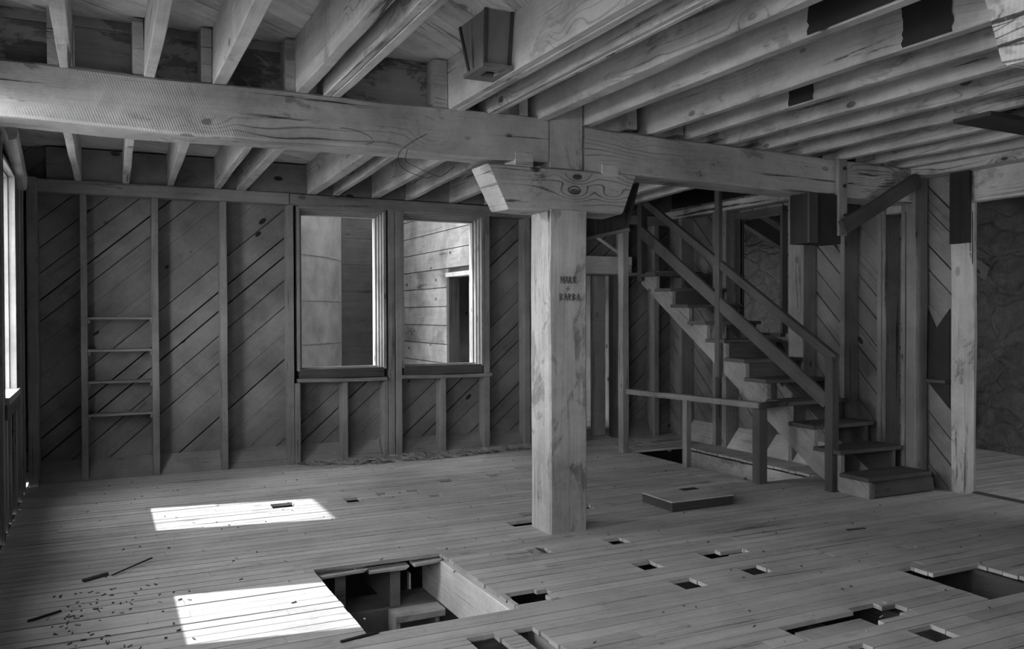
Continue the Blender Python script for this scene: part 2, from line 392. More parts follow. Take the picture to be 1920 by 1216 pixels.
# sloping toe boards between the studs
def toe_back(x0, x1, i, place):
    m = MB(); m.poly([(x0, 0), (x1, 0), (x1, 1), (x0, 1)], lambda a, b: (a, 9.225 + .15 * b, .002 + .185 * b), lambda a, b: (a, 9.25 + .128 * b, .0 + .16 * b), 0)
    tag(m.build('toe_board', M_stud), 'sloping toe board at the foot of the back wall, ' + place, 'toe board', 'sloping toe boards along the back wall')
BST = [(-.13, .06, 0, 'with the shelf ends fixed to it on the left'), (.51, .065, 0, 'carrying the right ends of the shelves'), (1.165, .065, 0, 'between the shelf bay and the windows'), (1.845, .065, 0, 'left of the left window'),
       (2.965, .075, 0, 'left half of the pair between the windows'), (3.05, .075, 0, 'right half of the pair between the windows'), (4.14, .075, 0, 'right of the right window'), (4.68, .075, 0, 'just left of the main post'),
       (5.44, .08, 0, 'left of the back doorway'), (6.09, .08, 0, 'right of the back doorway'), (6.58, .08, 0, 'in the back right corner behind the stair')]
for x, w, z0, pl_ in BST:
    one('wall_stud', M_stud, 'full-height back wall stud ' + pl_, 'stud', (x, 9.29, z0), (x, 9.29, 2.775), w, .17, cham=.004, seg=8, jit=.006, group='studs of the back wall')
for x, w, zt, pl_ in ((1.912, .06, .87, 'jack stud under the left end of the left window'), (2.43, .06, .87, 'jack stud under the middle of the left window'), (2.895, .05, .87, 'jack stud under the right end of the left window'),
                      (3.585, .065, .89, 'jack stud under the middle of the right window')):
    one('jack_stud', M_stud, 'short ' + pl_, 'stud', (x, 9.29, 0), (x, 9.29, zt), w, .17, cham=.004, group='short studs under the back windows')
for i, (a, b, pl_) in enumerate(((-.54, -.165, 'in the dark left corner'), (-.095, .475, 'below the shelves'), (.545, 1.13, 'second bay right of the shelves'), (1.20, 1.81, 'last bay left of the windows'), (1.945, 2.40, 'left half below the left window'), (2.46, 2.86, 'right half below the left window'),
                           (3.09, 3.55, 'left half below the right window'), (3.62, 4.10, 'right half below the right window'), (4.18, 4.64, 'beside the straw'), (4.72, 5.40, 'behind the main post'), (6.13, 6.54, 'behind the stair'))): toe_back(a, b, i, pl_)
one('wall_plate', M_stud, 'long horizontal plate along the top of the back wall, left length', 'plate', (-.62, 9.285, 2.84), (1.83, 9.285, 2.84), .19, .12, cham=.005, seg=10, jit=.006)
one('wall_plate', M_stud, 'horizontal plate over the back windows, right length', 'plate', (1.84, 9.285, 2.835), (6.9, 9.285, 2.815), .19, .12, cham=.005, seg=20, jit=.006)
one('corner_post', M_stud, 'tall post in the left rear corner of the room', 'post', (-.56, 9.24, 0), (-.56, 9.24, 2.90), .09, .27, cham=.006)
# shelves in the first stud bay
for i, z in enumerate((1.575, 1.26, .95, .63)):
    n_ = ('topmost', 'second from the top', 'third from the top', 'lowest, with the chipped front edge')[i]
    t = empty('wall_shelf', (.19, 9.29, z)); tag(t, 'narrow shelf between studs of the back wall, ' + n_, 'shelf', 'shelves between the studs')
    SH = MB().timber((-.10, 9.285, z), (.478, 9.285, z), .165, .022, cham=.003, seg=6, jit=.004).build('shelf_board', M_stud, t)
    MB().timber((-.088, 9.22, z - .03), (-.088, 9.36, z - .03), .02, .035).build('cleat', M_stud, SH)
    MB().timber((.466, 9.22, z - .03), (.466, 9.36, z - .03), .02, .035).build('cleat', M_stud, SH)
# windows
def window(n, x0, x1, z0, z1, sill_ext, lab):
    m = MB()
    # stepped jambs: three nested frames going outwards
    for k, (ya, yb, ins) in enumerate(((9.20, 9.25, .0), (9.25, 9.31, .014), (9.31, 9.36, .03), (9.36, 9.46, .05))):
        th = .05 + 0
        m.box(x0 - .03, x0 + ins, ya, yb, z0, z1 + .02, axis=2); m.box(x1 - ins, x1 + .03, ya, yb, z0, z1 + .02, axis=2)
        m.box(x0 + ins, x1 - ins, ya, yb, z1 - ins, z1 + .03, axis=0)
    o = struct(m.build('window_%d' % n, M_stud), lab)
    MB().box(x0 + .0, x1 - .0, 9.33, 9.37, z0 - .01, z0 + .03).build('sash_rail', M_stud, o)
    MB().box(x0 - .005, x1 + .005, 9.205, 9.25, z0 - .085, z0 + .015).build('window_apron', M_dark, o)
    MB().timber((x0 - .03, 9.26, z0 - .105), (x1 + sill_ext, 9.26, z0 - .115), .17, .04, cham=.006, seg=8, jit=.008).build('window_sill', M_stud, o)
    MB().box(x0, x1, 9.25, 9.46, z0 - .06, z0 + .005).build('outer_sill', M_stud, o)
    return o
window(1, 1.94, 2.87, 1.0, 2.745, .03, 'left rear window opening onto the concrete silo')
window(2, 3.11, 4.07, 1.0, 2.745, .12, 'right rear window opening onto the sunlit plank wall')
# back doorway
m = MB(); m.box(5.47, 5.50, 9.2, 9.46, 0, 2.1, axis=2); m.box(6.0, 6.04, 9.2, 9.46, 0, 2.1, axis=2)
struct(m.build('door_1', M_dark), 'frame of the doorway in the back wall right of the main post')
one('door_header', M_beam, 'thick timber header over the back doorway', 'beam', (5.38, 9.23, 2.22), (6.14, 9.23, 2.22), .20, .22, cham=.008, seg=6, jit=.01)
one('doorway_post', M_lit, 'board upright just beyond the back doorway, coloured pale as if lit', 'post', (5.95, 9.65, 0), (5.95, 9.65, 2.4), .20, .06)  # light on its front face is put into the colour
one('leaning_batten', M_joist, 'thin pale batten slanting above the back doorway', 'batten', (5.52, 9.14, 2.62), (6.04, 9.14, 2.33), .02, .035, cham=.003)

# ------------------------------------------------------------------ left wall
LW = [(6.99, 7.90), (4.55, 5.45), (1.9, 2.82), (-.3, .62)]
ZT = {4.55: 2.82}
mb = MB(); rl = []; z0, z1 = 1.02, 2.72
prev = YN
for (a, b) in sorted(LW): rl += [(prev, a, 0, 3.4), (a, b, 0, z0), (a, b, ZT.get(a, z1), 3.4)]; prev = b
rl.append((prev, 9.4, 0, 3.4))
sheathe(mb, rl, math.radians(-41), lambda a, b: (-.78, a, b), lambda a, b: (-.80, a, b))
struct(mb.build('wall_left', M_wall), 'left wall of boards pierced by a row of windows')
mb = MB()
for (a, b, c, d) in rl: mb.box(-.83, -.81, a, b, c, d + 3 if d > 3 else d)
struct(mb.build('wall_left_lining', M_black))  # black backing, so gaps in the left boards read as shade
k = 0; ys = []
for (a, b) in sorted(LW): ys += [a - .05, b + .05]
for i, y in enumerate(sorted(ys + [3.4, 3.95, 6.22, 8.45, 8.8])):
    one('wall_stud', M_stud, 'left wall stud, ' + (ORD + ['twenty-first', 'twenty-second'])[i] + ' counted from the near end', 'stud', (-.69, y, 0), (-.69, y, 2.94 - max(0, y - 5) * .017), .17, .07, cham=.004, group='studs of the left wall', up=(0, 1, 0))
for i, (a, b) in enumerate(sorted(LW)):
    m = MB()
    z1 = ZT.get(a, 2.72)
    for (xa, xb, ins) in ((-.65, -.60, 0), (-.72, -.65, .014), (-.84, -.72, .035)):
        m.box(xa, xb, a - .015, a + ins, z0, z1, axis=2); m.box(xa, xb, b - ins, b + .015, z0, z1, axis=2); m.box(xa, xb, a + ins, b - ins, z1 - ins, z1 + .03, axis=1)
    o = struct(m.build('window_%d' % (i + 3 if i < 4 else i + 4), M_stud), 'left wall window, ' + (['out of view, ' + q + ' from the near end' for q in ORD[:2]] + ['lighting the near sun patch', 'farthest, seen edge-on'])[i])
    MB().box(-.84, -.575, a - .02, b + .02, z0 - .05, z0, axis=1).build('window_sill', M_stud, o)
    MB().box(-.64, -.59, a, b, z0 - .16, z0 - .05, axis=1).build('window_apron', M_dark, o)
for i, (a, b) in enumerate(sorted(LW)):
    for k in range(2):
        one('jack_stud', M_stud, 'short stud under the ' + (ORD[:2] + ['third', 'farthest'])[i] + ' left window, ' + ('near', 'far')[k] + ' one', 'stud',
            (-.69, a + .30 + .30 * k, 0), (-.69, a + .30 + .30 * k, .86), .15, .06, cham=.003, up=(0, 1, 0), group='short studs under the left windows')
one('wall_plate', M_beam, 'plate along the top of the left wall', 'plate', (-.69, YN, 2.972), (-.69, 9.3, 2.90), .2, .05, cham=.008, seg=16, jit=.01)
one('angle_brace', M_joist, 'curved brace against the top of the left wall beyond the beam', 'brace', (-.58, 7.3, 2.95), (-.58, 8.35, 2.72), .08, .11, cham=.02, seg=4, jit=.02)

# ------------------------------------------------------------------ right wall (with openings)
OP = (7.22, 7.98, 1.38, 2.78); DR = (2.6, 5.0, 0, 2.60)
rr = [(5.0, 7.22, 0, 3.0), (7.22, 7.98, 0, 1.38), (7.22, 7.98, 2.78, 3.0), (7.98, 9.4, 0, 3.0), (2.6, 5.0, 2.86, 3.0), (YN, 2.6, 0, 3.0)]
mb = MB(); sheathe(mb, rr, math.radians(45), lambda a, b: (6.92, a, b), lambda a, b: (6.945, a, b))
struct(mb.build('wall_right', M_wall), 'right wall of diagonal boards behind the stair')
mb = MB()
for (a, b, c, d) in rr: mb.box(6.955, 6.97, a, b, c, d + 3 if d >= 3 else d)
struct(mb.build('wall_right_lining', M_black))  # black backing that paints the shade in the right wall gaps
RS = [(8.90, .07, 'nearest the back corner'), (8.235, .06, 'left one of the pair beyond the stair'), (8.05, .08, 'right one of the pair beyond the stair'), (7.40, .06, 'below the opening showing the stone wall'), (6.965, .055, 'at the edge of the fluted opening casing'),
      (6.25, .06, 'in the middle of the wall behind the newel'), (5.80, .05, 'left side of the narrow niche'), (5.745, .045, 'second piece on the left of the narrow niche'), (5.53, .045, 'right side of the narrow niche')]
for y, w, pl_ in RS:
    ztop = 2.83 if not 7.3 < y < 7.9 else 1.36
    one('wall_stud', M_stud, 'right wall stud ' + pl_, 'stud', (6.82, y, 0), (6.82, y, ztop), .19, w, up=(0, 1, 0), cham=.004, seg=8, jit=.006, group='studs of the right wall')
one('wall_post', M_stud, 'broad pilaster post carrying the right end of the beam', 'post', (6.80, 5.44, 0), (6.80, 5.44, 2.86), .17, .10, up=(0, 1, 0), cham=.006, seg=8, jit=.008)
one('niche_header', M_joist, 'short pale header over the narrow niche in the right wall', 'header', (6.80, 5.50, 2.58), (6.80, 5.83, 2.58), .14, .09, cham=.006)
one('opening_casing', M_stud, 'wide fluted casing right of the stone-wall opening', 'casing', (6.82, 6.86, 0.9), (6.82, 6.86, 2.83), .19, .17, up=(0, 1, 0), cham=.008)
m = MB(); m.box(6.84, 6.98, 7.98, 8.02, 1.38, 2.80, axis=2); m.box(6.84, 6.98, 7.20, 7.235, 1.38, 2.80, axis=2); m.box(6.84, 6.98, 7.235, 7.98, 2.72, 2.80, axis=1); m.box(6.84, 6.98, 7.235, 7.98, 1.34, 1.38, axis=1)
struct(m.build('window_7', M_dark), 'unglazed opening in the right wall above the stair')
for i, (a, b, pl_) in enumerate(((8.28, 8.86, 'in the back corner bay'), (7.43, 8.0, 'just right of the stud pair'), (6.99, 7.37, 'under the opening'), (6.28, 6.93, 'behind the lower treads'))):
    m = MB(); m.poly([(a, 0), (b, 0), (b, 1), (a, 1)], lambda p, q: (6.72 + .19 * q, p, .002 + .23 * q), lambda p, q: (6.745 + .17 * q, p, .0 + .20 * q), 0)
    tag(m.build('toe_board', M_joist), 'sloping toe board at the foot of the right wall, ' + pl_, 'toe board', 'sloping toe boards along the right wall')
one('wall_plate', M_beam, 'plate along the top of the right wall', 'plate', (6.80, YN, 2.90), (6.80, 9.25, 2.88), .20, .10, cham=.008, seg=20, jit=.012)
m = MB(); m.poly([(5.18, .74), (5.44, 1.02), (5.44, 1.70), (5.32, 1.46), (5.18, 1.64)], lambda a, b: (6.905, a, b), lambda a, b: (6.918, a, b), .7)  # flat black shape painted as the shade of a recess
tag(m.build('recess_shade_patch', M_black), 'ragged black patch standing for the dark recess in the wall bay beside the doorway jamb', 'board')
one('small_ledge', M_dark, 'short dark ledge across the bay beside the doorway jamb', 'ledge', (6.87, 5.17, .98), (6.87, 5.38, .98), .08, .03)
# doorway to the side room
t = empty('doorway_post', (6.93, 5.06, 0)); tag(t, 'bright worn jamb post of the wide right-hand doorway', 'post')
MB().timber((6.915, 5.06, 0), (6.915, 5.06, 2.60), .15, .12, up=(0, 1, 0), cham=.006, seg=14, jit=.01).build('post_body', M_post, t)
MB().timber((7.01, 5.05, 0), (7.01, 5.05, 2.58), .03, .10, up=(0, 1, 0), cham=.003, seg=14, jit=.008).build('edge_strip', M_stud, t)
one('doorway_header', M_beam, 'broad header beam over the wide right-hand doorway', 'beam', (6.93, 2.5, 2.73), (6.93, 5.12, 2.72), .15, .25, cham=.01, seg=8, jit=.01)
one('header_strip', M_joist, 'split pale strip under the doorway header', 'strip', (6.93, 2.5, 2.592), (6.93, 4.99, 2.585), .13, .02, cham=.002, seg=8, jit=.006)
one('hanging_board', M_black, 'black board hanging in front of the doorway jamb', 'board', (6.80, 5.0, 2.21), (6.80, 5.0, 2.88), .035, .19, up=(0, 1, 0), cham=.003)
one('threshold_strip', M_dark, 'dark threshold strip on the floor across the right-hand doorway', 'threshold', (6.99, 2.6, .006), (6.99, 4.99, .006), .06, .018)
struct(MB().box(6.90, 6.97, 2.52, 2.60, 0, 2.6).build('door_2', M_stud), 'near jamb of the wide doorway')
# side lean-to room
def stone_wall(name, fn, nu, nv, lab):
    m = MB(); rn = (.5, .5)
    for j in range(nv + 1):
        for i in range(nu + 1):
            p, nrm = fn(i / nu, j / nv); d = noise.fractal(Vector((p.x * 2.3, p.y * 2.3, p.z * 3.2)), 1, 2, 4) * .06
            m.v.append(p + nrm * d)
    for j in range(nv):
        for i in range(nu):
            a = j * (nu + 1) + i; m.face((a, a + 1, a + nu + 2, a + nu + 1), ((0, 0),) * 4, rn)
    # thickness
    b0 = len(m.v)
    for (u, v) in ((0, 0), (1, 0), (1, 1), (0, 1)):
        p, nrm = fn(u, v); m.v.append(p - nrm * .35)
    m.face((b0, b0 + 3, b0 + 2, b0 + 1), ((0, 0),) * 4, rn)
    c = [0, nu, nv * (nu + 1) + nu, nv * (nu + 1)]
    for q in range(4):
        w = (q + 1) % 4; m.face((c[q], b0 + q, b0 + w, c[w]), ((0, 0),) * 4, rn)
    return struct(m.build(name, M_stone), lab)
stone_wall('wall_side_room', lambda u, v: (Vector((9.3, 11.0 - 10.5 * u, 3.3 * v)), Vector((-1, 0, 0))), 120, 40, 'rough rubble stone wall beyond the right openings')
m = MB(); m.box(7.0, 9.3, .4, .55, 0, 1.2); m.box(7.0, 9.3, .4, .55, 2.3, 3.3); m.box(8.4, 9.3, .4, .55, 1.2, 2.3); m.box(7.0, 7.3, .4, .55, 1.2, 2.3)
struct(m.build('wall_side_room_near', M_wall))
m = MB(); m.box(7.0, 9.6, 11.0, 11.15, 0, .9); m.box(7.0, 9.6, 11.0, 11.15, 2.3, 4); m.box(7.0, 7.3, 11.0, 11.15, .9, 2.3); m.box(8.7, 9.6, 11.0, 11.15, .9, 2.3)  # unseen window gap added here to light the stone wall
struct(m.build('wall_side_room_far', M_wall))
m = MB(); m.poly([(7.01, 3.9), (9.7, 2.75), (9.7, 2.83), (7.01, 3.98)], lambda a, b: (a, .3, b), lambda a, b: (a, 10.98, b), 0)
struct(m.build('ceiling_side_room', M_dark))
for i, y in enumerate((2.2, 3.4, 4.6, 5.6, 6.5, 9.8)):
    one('lean_to_rafter', M_stud if i % 3 else M_joist, 'sloping rafter of the side room beyond the doorway, ' + ORD[i] + ' from the near end', 'rafter', (7.0, y, 3.05 if i == 4 else 3.72), (9.25, y, 2.05 if i == 4 else 2.77), .09, .17, cham=.006, group='rafters of the side room')
one('tie_beam', M_dark, 'dark sloping timber crossing behind the stair opening', 'beam', (7.0, 9.6, 3.6), (9.2, 9.6, 2.62), .12, .2)

# ------------------------------------------------------------------ near wall behind the camera
m = MB()
m.box(-.8, 6.98, YN - .15, YN - .02, 0, 3.4)  # unseen wall, brought close and darkened to cut bounced light
struct(m.build('wall_near', M_dark), 'solid wall behind the camera, set close and dark to cut bounced light')

# ------------------------------------------------------------------ main post, bolster, beams
t = empty('main_post', (3.09, 5.57, 0)); tag(t, 'massive square timber post standing in the middle of the floor', 'post')
MB().timber((3.09, 5.57, 0), (3.095, 5.57, 2.36), .315, .30, up=(0, 1, 0), cham=.012, seg=26, jit=.014).build('post_body', M_post, t)
# carved letters on the front face
def strokes(word, x, z, h, w, adv, m):
    L = {'M': [(0, 0, 0, 1), (0, 1, .5, .35), (.5, .35, 1, 1), (1, 1, 1, 0)], 'A': [(0, 0, .5, 1), (.5, 1, 1, 0), (.25, .4, .75, .4)], 'R': [(0, 0, 0, 1), (0, 1, .8, .8), (.8, .8, .1, .5), (.2, .5, .9, 0)],
         'K': [(0, 0, 0, 1), (0, .45, .9, 1), (.2, .55, .9, 0)], 'B': [(0, 0, 0, 1), (0, 1, .8, .78), (.8, .78, .1, .52), (.1, .52, .9, .25), (.9, .25, 0, 0)], '+': [(0, .5, 1, .5), (.5, 0, .5, 1)]}
    for ch in word:
        for (a, b, c, d) in L[ch]:
            p = (x + a * w, 5.4125, z + b * h); q = (x + c * w, 5.4125, z + d * h)
            m.timber(p, q, .0035, .007, up=(0, 1, 0), cham=.001)
        x += adv
m = MB(); strokes('MARK', 3.022, 1.825, .052, .026, .036, m); strokes('+', 3.065, 1.768, .036, .036, 1, m); strokes('BARBA', 3.015, 1.700, .052, .026, .036, m)
m.build('carved_letters', M_carve, t)
# bolster with slanting ends
def bolster(name, x0b, x1b, x0t, x1t, y0, y1, z0, z1, lab):
    m = MB(); n = 14; base = 0
    def ring(t):
        xb = x0b + (x1b - x0b) * t; xt = x0t + (x1t - x0t) * t; return xb, xt
    rn = (.5, R()); c = .012; prof = [(y0 + c, z0), (y1 - c, z0), (y1, z0 + c), (y1, z1 - c), (y1 - c, z1), (y0 + c, z1), (y0, z1 - c), (y0, z0 + c)]
    for i in range(n + 1):
        xb, xt = ring(i / n)
        for (y, z) in prof:
            f = (z - z0) / (z1 - z0); x = xb + (xt - xb) * f
            j = .012
            m.v.append(Vector((x + .01 * noise.noise(Vector((y * 9, z * 9, i * .7))), y + j * noise.noise(Vector((x * 3, z * 7, y * 4))), z + j * noise.noise(Vector((x * 3 + 9, z * 7, y * 4))))))
    for i in range(n):
        for k in range(8):
            k2 = (k + 1) % 8; a = i * 8 + k; b = i * 8 + k2
            uv = lambda idx, q: (m.v[idx].x + 3, prof[q][1] + prof[q][0] * 1.5)
            m.face((a, a + 8, b + 8, b), (uv(a, k), uv(a + 8, k), uv(b + 8, k2), uv(b, k2)), rn)
    m.face(tuple(range(8)), tuple((p[0], p[1]) for p in prof), rn)
    m.face(tuple(reversed(range(n * 8, n * 8 + 8))), tuple((p[0] + 4, p[1]) for p in reversed(prof)), rn)
    return tag(m.build(name, M_beam), lab, 'bolster')
bolster('post_bolster', 2.61, 3.56, 2.45, 3.69, 5.42, 5.72, 2.35, 2.66, 'thick bolster with slanted ends on top of the main post')
one('bolster_key', M_joist, 'small square wooden key set between bolster and left beam', 'wedge', (2.66, 5.5, 2.705), (2.80, 5.5, 2.705), .18, .095, cham=.003)
one('bolster_key', M_joist, 'small square wooden key set between bolster and right beam', 'wedge', (3.38, 5.5, 2.675), (3.52, 5.5, 2.675), .18, .085, cham=.003)
one('main_beam', M_beam, 'heavy ceiling beam running left from the main post', 'beam', (-.78, 5.57, 2.845), (2.93, 5.57, 2.85), .30, .315, cham=.014, seg=30, jit=.022)
one('main_beam', M_beam, 'heavy ceiling beam running right from the main post to the right wall', 'beam', (3.235, 5.57, 2.822), (6.72, 5.57, 2.765), .30, .32, cham=.014, seg=26, jit=.012)
one('upper_post', M_beam, 'short upright block between the two beam ends above the post', 'post', (3.08, 5.57, 2.662), (3.08, 5.57, 3.34), .275, .29, up=(0, 1, 0), cham=.006, seg=6, jit=.006)
# second post line just outside the frame on the right, its bolster shows
t = empty('near_post', (3.0, 1.53, 0)); tag(t, 'second square post just right of the picture, carrying the near bolster', 'post')
MB().timber((3.0, 1.53, 0), (3.0, 1.53, 2.33), .31, .30, up=(0, 1, 0), cham=.012, seg=14, jit=.01).build('post_body', M_post, t)
bolster('post_bolster', 2.48, 3.45, 2.33, 3.6, 1.38, 1.68, 2.35, 2.68, 'pale bolster end poking into the top right corner')
one('main_beam', M_beam, 'ceiling beam nearest the camera, left length out of view', 'beam', (-.78, 1.53, 2.845), (2.95, 1.53, 2.845), .30, .31, cham=.012, seg=10, jit=.01)
one('main_beam', M_beam, 'ceiling beam nearest the camera, right length out of view', 'beam', (3.1, 1.53, 2.82), (6.72, 1.53, 2.76), .30, .31, cham=.012, seg=10, jit=.01)

# ------------------------------------------------------------------ joists
def zb(x): return 3.0 if x < 2.95 else 3.0 - (x - 2.95) * .021
NJ = [(-.155, .07), (.28, .06), (.67, .08), (1.165, .075), (1.355, .11), (1.80, .0), (2.215, .11), (2.475, .07), (2.885, .09), (3.27, .075), (3.84, .07), (4.20, .07), (4.60, .07), (5.00, .075), (5.42, .07), (5.86, .07), (6.27, .07), (6.64, .07)]
names = ['at the far left', 'second from the left', 'third from the left', 'fourth from the left', 'fifth from the left, doubled', '', 'doubled, with the wooden spout on its side', 'just right of the doubled joist', 'ending over the left beam end',
         'passing right of the upright block', 'with the bold swirling grain', 'next right after the swirling grain one', 'third right of the upright block line', 'crossing the middle of the right beam', 'right of the middle of the right beam', 'third from the right wall', 'second from the right wall', 'beside the right wall']
for (x, w), nm in zip(NJ, names):
    if not w: continue
    z = zb(x); h = .345
    dx = {6: 0.0}.get(0, 0)
    if nm.startswith('doubled') or 'doubled' in nm:
        t = empty('ceiling_joist', (x, 3, z)); tag(t, 'near-side ceiling joist ' + nm, 'joist', 'ceiling joists on the near side')
        MB().timber((x - w / 4, YN, z + h / 2), (x - w / 4, 5.62, z + h / 2), w / 2 - .003, h, cham=.004, seg=16, jit=.008).build('joist_half', M_joist, t)
        MB().timber((x + w / 4, YN, z + h / 2 - .005), (x + w / 4, 5.50, z + h / 2 - .005), w / 2 - .003, h, cham=.004, seg=16, jit=.008).build('joist_half', M_joist, t)
    else:
        PT = {3.27: [(2.2, 3.22)], 3.84: [(2.84, 3.13)], 4.20: [(4.10, 4.32)]}.get(x)
        if not PT:
            one('ceiling_joist', M_joist, 'near-side ceiling joist ' + nm, 'joist', (x, YN, z + h / 2), (x, 5.64, z + h / 2), w, h, cham=.005, seg=18, jit=.010, group='ceiling joists on the near side'); continue
        t = empty('ceiling_joist', (x, 2, z)); tag(t, 'near-side ceiling joist ' + nm + ', marked by a black patch', 'joist', 'ceiling joists on the near side')
        MB().timber((x, YN, z + h / 2), (x, 5.64, z + h / 2), w, h, cham=.005, seg=18, jit=.004).build('joist_beam', M_joist, t)
        for (ya, yb) in PT:
            m = MB(); n = 14; tops = []; 
            for side in (0, 1):
                for k in range(n + 1):
                    yy = (ya, yb)[side] + .02 * noise.noise(Vector((k * 1.7, side * 9, x)))
                    for xx in (x - w / 2 - .0065, x - w / 2 + .006): m.v.append(Vector((xx, yy, z + .008 + (h - .016) * k / n)))
            N2 = 2 * (n + 1)
            for k in range(n):
                a = 2 * k; b = a + 2
                m.face((a, b, b + N2, a + N2), ((0, 0), (0, .02), (.3, .02), (.3, 0)), (.5, .5))
            m.build('black_patch', M_black, t)
FJ = [(-.17, .06), (.25, .06), (.66, .065), (1.11, .06), (1.345, .085), (2.08, .10), (2.345, .06), (2.79, .07), (3.18, .06), (3.72, .08), (4.16, .07), (4.58, .07), (5.0, .07), (5.42, .07), (5.80, .09)]
fn_ = ['at the left wall', 'second from the left wall', 'third from the left wall', 'fourth from the left wall', 'fifth from the left wall', 'over the left part of the left window', 'over the middle of the left window', 'over the right edge of the left window', 'over the stud pair between the windows',
       'over the right window', 'over the right edge of the right window', 'behind the bolster', 'above the back doorway, left one', 'above the back doorway, right one', 'trimming the stair opening']
FX = {-.17: -.222, .25: .218, .66: .597, 1.11: 1.095, 1.345: 1.345, 2.08: 2.108}
for (x, w), nm in zip(FJ, fn_):
    one('ceiling_joist', M_joist, 'far-side ceiling joist ' + nm, 'joist', (FX.get(x, x - .055), 5.74 if 2.9 < x < 3.4 else 5.44, 3.172), (x, 9.30, 3.065), w, .33, cham=.004, seg=12, jit=.008, group='ceiling joists on the far side')
# blocking boards over the beam
bx = [-.6, -.25, .185, .56, 1.06, 1.30, 2.055, 2.44]
for i in range(len(bx) - 1):
    a, b = bx[i] + (.135 if i else 0), bx[i + 1]
    if b - a < .12: continue
    t = empty('blocking_board', ((a + b) / 2, 5.58, 3.0)); tag(t, 'dark stained blocking board standing on the left beam, ' + ('first bay from the left', 'second bay', 'third bay', 'fourth bay', 'fifth narrow bay', 'wide bay left of the spout joist', 'small bay')[i], 'blocking', 'blocking boards on the left beam')
    MB().box(a, b, 5.575, 5.60, 3.003, 3.28, axis=0).build('board', M_block, t)
    MB().box(a, b, 5.578, 5.603, 3.284, 3.345, axis=0).build('upper_strip', M_block, t)
bx = [-.5, -.2, .22, .63, 1.08, 1.30, 2.03, 2.32, 2.76, 3.15, 3.68, 4.13, 4.55, 4.97, 5.39]
for i in range(len(bx) - 1):
    a, b = bx[i] + .06, bx[i + 1]
    if b - a < .1: continue
    o = MB().box(a, b, 9.24, 9.262, 2.905, 3.215, axis=0).build('blocking_board', M_wall)
    tag(o, 'blocking board on the back wall plate, ' + ORD[i] + ' bay from the left corner', 'blocking', 'blocking boards on the back wall plate')
# ceiling boards
mb = MB(); xs = 5.85
sheathe(mb, [(-.8, 7.0, YN - .1, 5.6)], math.radians(40), lambda a, b: (a, b, (3.347 if a < 2.95 else 3.347 - (a - 2.95) * .021)), lambda a, b: (a, b, (3.372 if a < 2.95 else 3.372 - (a - 2.95) * .021)), .18, .26, .003, a0=-14, a1=16)
sheathe(mb, [(-.8, 5.85, 5.6, 9.4), (5.85, 7.0, 5.6, 5.9)], math.radians(40), lambda a, b: (a, b, 3.335 - (b - 5.6) * .028), lambda a, b: (a, b, 3.372 - (b - 5.6) * .028), .18, .26, .003, a0=-14, a1=16)
struct(mb.build('ceiling', M_ceil), 'boarded ceiling above the joists')
m = MB(); m.box(-.8, 5.80, YN - .1, 9.4, 3.385, 3.42); m.box(5.8, 7.0, YN - .1, 5.85, 3.385, 3.42)
struct(m.build('ceiling_upper_boards', M_dark))
m = MB(); m.box(-.9, 7.1, YN - .2, 9.45, 6.1, 6.2); m.box(-.9, 7.1, YN - .2, YN - .1, 3.4, 6.1)
struct(m.build('ceiling_upper_storey', M_dark))

# ------------------------------------------------------------------ chute, hopper, hangers
t = empty('wooden_spout', (2.08, 4.55, 3.0)); tag(t, 'small square wooden spout hanging against the doubled joist', 'spout')
P8 = [(2.0, 4.46, 3.03), (2.15, 4.46, 3.03), (2.15, 4.68, 3.03), (2.0, 4.68, 3.03), (1.99, 4.42, 3.345), (2.155, 4.42, 3.345), (2.155, 4.80, 3.345), (1.99, 4.80, 3.345)]
m = MB(); m.v = [Vector(p) for p in P8]
for q in ((0, 1, 5, 4), (1, 2, 6, 5), (2, 3, 7, 6), (3, 0, 4, 7), (4, 5, 6, 7)): m.face(q, tuple((P8[i][2] * 1.0, P8[i][0] + P8[i][1]) for i in q), (.5, .5))
DU = m.build('duct', M_stud, t)
for (a, b) in ((0, 4), (1, 5), (3, 7)):
    MB().timber(P8[a], (P8[b][0], P8[b][1], 3.34), .022, .022, up=(0, 1, 0), cham=.002).build('corner_strip', M_dark, DU)
m = MB(); m.box(1.965, 2.03, 4.41, 4.70, 3.005, 3.028); m.box(2.115, 2.158, 4.41, 4.70, 3.005, 3.028); m.box(2.03, 2.115, 4.41, 4.50, 3.005, 3.028); m.box(2.03, 2.115, 4.60, 4.70, 3.005, 3.028)
m.build('flange', M_stud, t)
m = MB()
fr = lambda a, b: (a, 5.76, b); bk = lambda a, b: (a, 5.785, b)
for k in range(4):
    a, b = 3.30 + k * .13, 3.30 + (k + 1) * .13 - .004
    f = lambda x: 2.17 + (x - 3.3) * .22
    m.poly([(a, f(a)), (b, f(b)), (b + .0, 2.64), (a, 2.64)], fr, bk, math.pi / 2)
t = empty('plank_hopper', (3.55, 6.0, 2.2)); tag(t, 'dark plank hopper hanging behind the bolster', 'hopper')
m.build('front_planks', M_dark, t)
m = MB(); m.poly([(3.81, 2.28), (3.84, 2.28), (3.95, 2.66), (3.92, 2.66)], lambda a, b: (a, 5.76, b), lambda a, b: (a, 6.3, b), 0); m.build('side_panel', M_dark, t)
MB().timber((3.29, 5.75, 2.16), (3.84, 5.75, 2.28), .03, .03).build('lower_rail', M_stud, t)
MB().box(3.28, 3.30, 5.76, 6.3, 2.17, 2.66).build('side_panel', M_dark, t)
